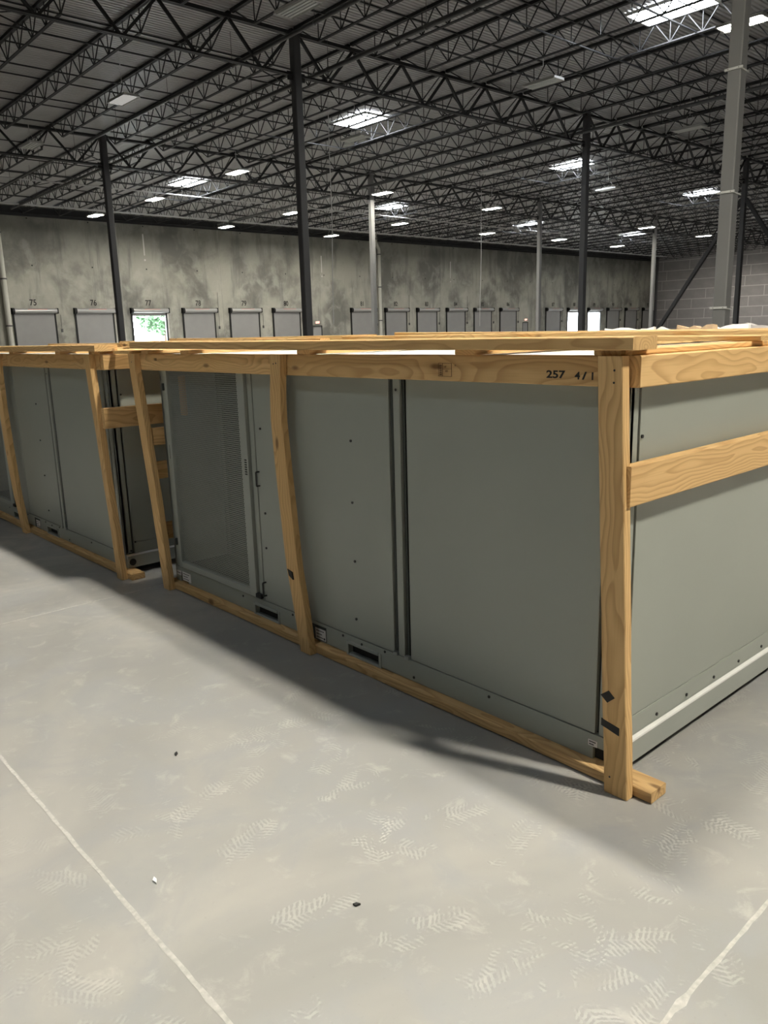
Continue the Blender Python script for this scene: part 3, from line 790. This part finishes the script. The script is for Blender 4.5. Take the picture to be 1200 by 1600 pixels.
# ------------------------------------------------------------------ crates of lumber
def interp(pts, s):
    for (a, va), (b, vb) in zip(pts, pts[1:]):
        if s <= b: return va+(vb-va)*(s-a)/(b-a) if b > a else va
    return pts[-1][1]
def post(parent, xf, prof, w=.086, top=1.375, tilt=0., name='post'):
    """prof: [(z, centre y)], front face at x = xf; flat two-by-four"""
    y0 = prof[0][1]
    def warp(s): return (interp([(z/top, y) for z, y in prof], s)-y0, 0, tilt*math.sin(math.pi*min(1, s*1.1)))
    return lumber(name, parent, (xf+.019, y0, .002), (0, 0, 1), (0, 1, 0), top-.002, w, .038, warp, 14)
def crate(dx, dy, label, posts, beams=True, row=0, marks=None, caps=True):
    ax, ay = 3.2+dx, 2.75+dy
    t = thing('lumber_crate', label, 'crate', (ax, ay, 0), 'pine crates around the air units')
    F = 2.03+dx; R0 = F+.038
    for prof, w, tl in posts: post(t, F, prof, w, 1.375, tl)
    ya, yb = 1.205+dy, 4.385+dy
    # rails, front: cut between the posts as in the photo
    def rail(x, y0, y1, z=1.3295): return lumber('top_rail', t, (x+.019, y1, z), (0, -1, 0), (0, 0, 1), y1-y0, .091, .038, None, 8, .001)
    r1 = rail(R0, 1.243+dy, 2.925+dy); r2 = rail(R0, 2.93+dy, yb)
    rail(4.30+dx, 1.243+dy, 4.35+dy)
    # end rails along x
    def xb(name, x0, x1, y, z, w, th=.038): return lumber(name, t, (x0, y, z), (1, 0, 0), (0, 0, 1), x1-x0, w, th, None, 8, .001)
    xb('end_rail', R0+.008, 4.36+dx, 1.224+dy, 1.3295, .091)
    xb('end_rail', R0+.008, 4.36+dx, 4.33+dy, 1.3295, .091)
    xb('side_board', F+.018, 4.40+dx, 1.224+dy, .998, .122)
    for z in (.90, .70, .33): xb('side_board', F+.045, 4.38+dx, 4.33+dy, z, .1)
    # rear posts
    for y in (1.28, 2.8, 4.27): lumber('post', t, (4.34+dx+.019, y+dy, .002), (0, 0, 1), (0, 1, 0), 1.373, .086, .038, None, 6)
    # runners on the floor
    lumber('runner', t, (F+.083, 4.29+dy, .0205), (0, -1, 0), (1, 0, 0), 3.19, .089, .037, lambda s: (0, .0015*math.sin(9*s), 0), 12, .003)
    lumber('runner', t, (4.27+dx, 4.42+dy, .0205), (0, -1, 0), (1, 0, 0), 3.3, .089, .037, None, 6)
    # slats across the top and long boards on them
    for y, x0 in ((1.30, 2.05), (1.86, 2.055), (2.79, 2.06), (3.83, 2.06), (4.29, 2.06)):
        lumber('top_slat', t, (x0+dx, y+dy, 1.3845), (1, 0, 0), (0, 1, 0), 2.32, .089, .018, None, 6, .0006)
    if caps: lumber('top_slat', t, (2.07+dx, 1.243+dy-.0, 1.3845), (1, 0, 0), (0, 1, 0), 2.3, .02, .018, None, 4, .0)
    if beams:
        rr = random.Random(row+int(dy*10))
        for (xc, w, th, zc, za, zb, y0, y1) in beams_of(dy):
            lumber('top_board', t, (xc+dx, y1+dy, zb), (0, -1, (za-zb)/(y1-y0)), (1, 0, 0), y1-y0, w, th, lambda s, k=(.008 if xc > 4 else .0): (0, .002*math.sin(6*s+xc)-k*math.sin(math.pi*s), 0), 14, .0022)
    if marks: marks(t, r1, r2, F, R0)
    return t
def beams_of(dy):
    # centre x, width, thickness, -, z at near end, z at far end, y near, y far
    b = [(2.09, .13, .038, 0, 1.408, 1.4235, 1.203, 4.40),
         (2.90, .089, .019, 0, 1.4035, 1.410, 1.205, 4.30),
         (3.62, .089, .03, 0, 1.4085, 1.425, .98, 4.38),
         (4.10, .089, .038, 0, 1.406, 1.437, .98, 4.36)]
    if dy > 1: b = [(2.09, .14, .038, 0, 1.410, 1.418, 1.18, 4.5), (2.95, .089, .03, 0, 1.412, 1.42, 1.2, 4.4), (3.66, .089, .03, 0, 1.415, 1.425, 1.1, 4.4), (4.19, .089, .038, 0, 1.4265, 1.436, 1.19, 4.36)]
    return b
P1 = [([(0, 1.203), (.2, 1.214), (.42, 1.228), (.62, 1.238), (.87, 1.252), (1.13, 1.266), (1.375, 1.279)], .083, .03),
      ([(0, 2.845), (.25, 2.888), (.42, 2.923), (.65, 2.945), (.87, 2.967), (1.12, 2.985), (1.375, 2.962)], .078, .16),
      ([(0, 4.223), (.19, 4.243), (.48, 4.278), (.75, 4.318), (1.02, 4.36), (1.3, 4.405), (1.375, 4.411)], .075, .08)]
P2 = [([(0, 4.627-3.44), (.3, 4.652-3.44), (.57, 4.69-3.44), (.85, 4.72-3.44), (1.13, 4.757-3.44), (1.375, 4.782-3.44)], .075, -.06),
      ([(0, 6.37-3.44), (.33, 6.475-3.44), (.65, 6.52-3.44), (.95, 6.545-3.44), (1.375, 6.52-3.44)], .078, .14),
      ([(0, 4.22), (.7, 4.3), (1.375, 4.38)], .08, 0)]
P2 = [([(z, y+3.44) for z, y in p], w, tl) for p, w, tl in P2]
P3 = [([(z, y+.05) for z, y in p], w, 0) for p, w, tl in P1]
def marks1(t, r1, r2, F, R0):
    # stencilled writing and the grading stamp on the rail: thin ink on the face, children of the rail
    def ink(rail, s, size, y, z, m=M['print'], ws=.9, bold=0.):
        o = text('stencil_mark', s, size, (R0-.0006, y, z), (0, -1, 0), (0, 0, 1), m, t, ws, .0002, 'LEFT', bold)
        mw = Matrix.Translation(Vector(o['_w'])-Vector(t['_w']))
        o.parent = rail; o.matrix_parent_inverse = Matrix(); o.matrix_local = rail.matrix_local.inverted() @ mw
        return o
    ink(r1, '257', .032, 1.527, 1.3065, ws=1.45, bold=.0009); ink(r1, '4', .031, 1.421, 1.3045, ws=1.2, bold=.0009); ink(r1, '/', .031, 1.394, 1.3045, ws=1.6, bold=.0009); ink(r1, '1', .031, 1.368, 1.304, ws=1.2, bold=.0009)
    ink(r2, '1008', .022, 4.20, 1.337, M['brownprint'], .8)
    ink(r1, 'HT', .011, 1.970, 1.330, M['brownprint']); ink(r1, 'KD', .009, 1.962, 1.316, M['brownprint'])
    ink(r1, 'N', .010, 1.918, 1.336, M['brownprint'])
    q = MB(); x0, x1 = R0-.0009, R0-.0003
    ya, yb, za, zb = 1.932, 1.997, 1.300, 1.347
    for b in ((ya, yb, zb-.0012, zb), (ya, yb, za, za+.0012), (ya, ya+.0016, za, zb), (yb-.0016, yb, za, zb), (1.975, 1.9764, za, zb), (ya, 1.975, 1.326, 1.327)): q.box(x0, x1, *b)
    for k in range(6): q.box(x0, x1, 1.980, 1.991, za+.005+.0065*k, za+.008+.0065*k)
    o = q.build('grade_stamp', M['brownprint'], t, loc=t['_w'])
    o.parent = r1; o.matrix_local = r1.matrix_local.inverted()
    # tape on the posts, nail heads
    ps = [c for c in t.children if c.name.startswith('post')]
    def on_post(p, mb, nm, m, lab):
        o = mb.build(nm, m, t, loc=t['_w']); o.parent = p; o.matrix_local = p.matrix_local.inverted(); o['label'] = lab
    X = F-.0012
    on_post(ps[0], MB().prism([(X, 1.268, .330), (X, 1.243, .310), (X, 1.218, .333), (X, 1.240, .352)], [(F+.001, 1.268, .330), (F+.001, 1.243, .310), (F+.001, 1.218, .333), (F+.001, 1.240, .352)]), 'tape_patch', M['tape'], 'upper black tape patch')
    on_post(ps[0], MB().prism([(X, 1.262, .252), (X, 1.262, .228), (X, 1.198, .212), (X, 1.198, .238)], [(F+.001, 1.262, .252), (F+.001, 1.262, .228), (F+.001, 1.198, .212), (F+.001, 1.198, .238)]), 'tape_patch', M['tape'], 'lower black tape patch')
    on_post(ps[1], MB().prism([(X-.006, 2.945, .395), (X-.006, 2.935, .365), (X-.006, 2.905, .35), (X-.006, 2.912, .385)], [(F+.001, 2.945, .395), (F+.001, 2.935, .365), (F+.001, 2.905, .35), (F+.001, 2.912, .385)]), 'tape_patch', M['tape'], 'small black tape scrap')
    for p, y, zs in ((ps[0], 1.262, (1.335, 1.30)), (ps[0], 1.225, (.06,)), (ps[1], 2.975, (1.335,)), (ps[1], 2.955, (1.338,)), (ps[2], 4.405, (1.33,))):
        for z in zs: on_post(p, MB().tube((F-.001, y, z), (F+.002, y, z), .0035, 6), 'nail_head', M['screw'], 'dark nail head')
def marks2(t, r1, r2, F, R0):
    o = text('stencil_mark', 'F', .035, (R0-.0006, 4.84, 1.31), (0, -1, 0), (0, 0, 1), M['brownprint'], t, .9, .0002)
    mw = Matrix.Translation(Vector(o['_w'])-Vector(t['_w'])); o.parent = r1; o.matrix_local = r1.matrix_local.inverted() @ mw
crate(0, 0, 'nearest pine crate, its rail stencilled 257 and its corner post taped black', P1, marks=marks1)
crate(-.11, 3.44, 'pine crate running out of the left edge, behind the nearest one', P2, row=1, marks=marks2, caps=True)
crate(2.5, .05, 'pine crate of the second row behind the nearest crate, only its top showing', [([(z, y) for z, y in p], w, 0) for p, w, tl in P1], beams=False, row=2)

gb = lumber('gap_shade_board', None, (2.02, 4.51, 1.3855), (1, 0, 0), (0, 1, 0), 2.3, .22, .019, None, 8, .001)  # added to keep lamp light out of the gap
tag(gb, 'added pine board shading the narrow gap between the two front crates', 'board')
# ------------------------------------------------------------------ scraps on the second row of crates
def scrap(x, y, z, L, w, h0, rz, m, label, cat, name):
    h = h0*1.2; mb = MB(); r = random.Random(int(x*100)); n = 6; c, s = math.cos(rz), math.sin(rz)
    rows = []
    for i in range(n+1):
        u = -L/2+L*i/n; zz = h*(.5+.5*r.random()); ww = w*(.8+.4*r.random())
        rows.append([(u, -ww/2, 0), (u, ww/2, 0), (u, ww*.35, zz), (u, -ww*.3, zz*.9)])
    for a, b in zip(rows, rows[1:]): mb.prism(a, b)
    mb.v = [(x+p[0]*c-p[1]*s, y+p[0]*s+p[1]*c, z+p[2]) for p in mb.v]
    o = mb.build(name, m, loc=(x, y, z)); tag(o, label, cat, 'packing scraps on the rear crate'); return o
zt2 = 1.394
scrap(5.1, 3.06, zt2, .34, .09, .052, 1.9, M['plastic'], 'crumpled white foam strip lying leftmost on the rear crate top', 'packing scrap', 'foam_strip')
scrap(5.12, 2.86, zt2, .22, .07, .045, 1.6, M['plastic'], 'short white foam strip right of the leftmost one on the rear crate top', 'packing scrap', 'foam_strip')
scrap(5.2, 2.62, zt2, .26, .10, .05, 1.5, M['cardboard'], 'torn brown cardboard piece between the white strips on the rear crate top', 'packing scrap', 'cardboard_scrap')
scrap(5.3, 2.46, zt2, .28, .08, .05, 1.7, M['plastic'], 'white foam strip left of the near column on the rear crate top', 'packing scrap', 'foam_strip')
scrap(5.7, 2.44, zt2, .4, .09, .056, 1.2, M['board_grey'], 'grey flat scrap right of the near column on the rear crate top', 'packing scrap', 'board_scrap')
scrap(4.95, 3.35, zt2, .3, .05, .035, 1.9, M['cardboard'], 'thin brown splinter pile at the left end of the scraps', 'packing scrap', 'cardboard_scrap')

# ------------------------------------------------------------------ cords hanging from the roof
for x, y, lb in ((20.15, 25.0, 'thin pale cord hanging from the roof just right of the centre dark column'), (38.0, 33.0, 'thin pale cord hanging in front of dock door 85, curling at its lower end')):
    mb = MB(); pts = [Vector((x, y, zt(y)+.05))] + [Vector((x-.012*k*k*.12, y+.02*math.sin(k), zt(y)-.8-k*.75)) for k in range(11)]
    for p, q in zip(pts, pts[1:]): mb.tube(p, q, .016, 5, False)
    o = mb.build('hanging_cord', M['ceilpipe'], loc=(x, y, zt(y)+.05)); tag(o, lb, 'cord')
# ------------------------------------------------------------------ small litter on the floor
def chip(x, y, L, m, rz, label, name='wood_chip'):
    mb = MB(); c, s = math.cos(rz), math.sin(rz)
    pr = [(-L/2, -.004), (L*.1, -.006), (L/2, 0), (L*.05, .005)]
    pr = [(x+a*c-b*s, y+a*s+b*c) for a, b in pr]
    mb.prism([(a, b, .0005) for a, b in pr], [(a, b, .006) for a, b in pr])
    o = mb.build(name, m, loc=(x, y, 0)); tag(o, label, 'litter'); return o
chip(1.15, 2.44, .026, M['black'], .8, 'small black chip on the open floor left of centre', 'floor_chip')
chip(1.12, 1.40, .02, M['black'], 2.2, 'tiny black chip on the floor low in the middle', 'floor_chip')
chip(.78, 1.86, .03, M['plastic'], 1.2, 'tiny pale splinter on the floor near the left joint', 'floor_chip')
chip(2.10, 1.145, .03, M['plastic'], .3, 'pale splinter under the foot of the taped corner post', 'floor_chip')

for o in bpy.data.objects:
    for k in ('_w', '_R'):
        if k in o: del o[k]
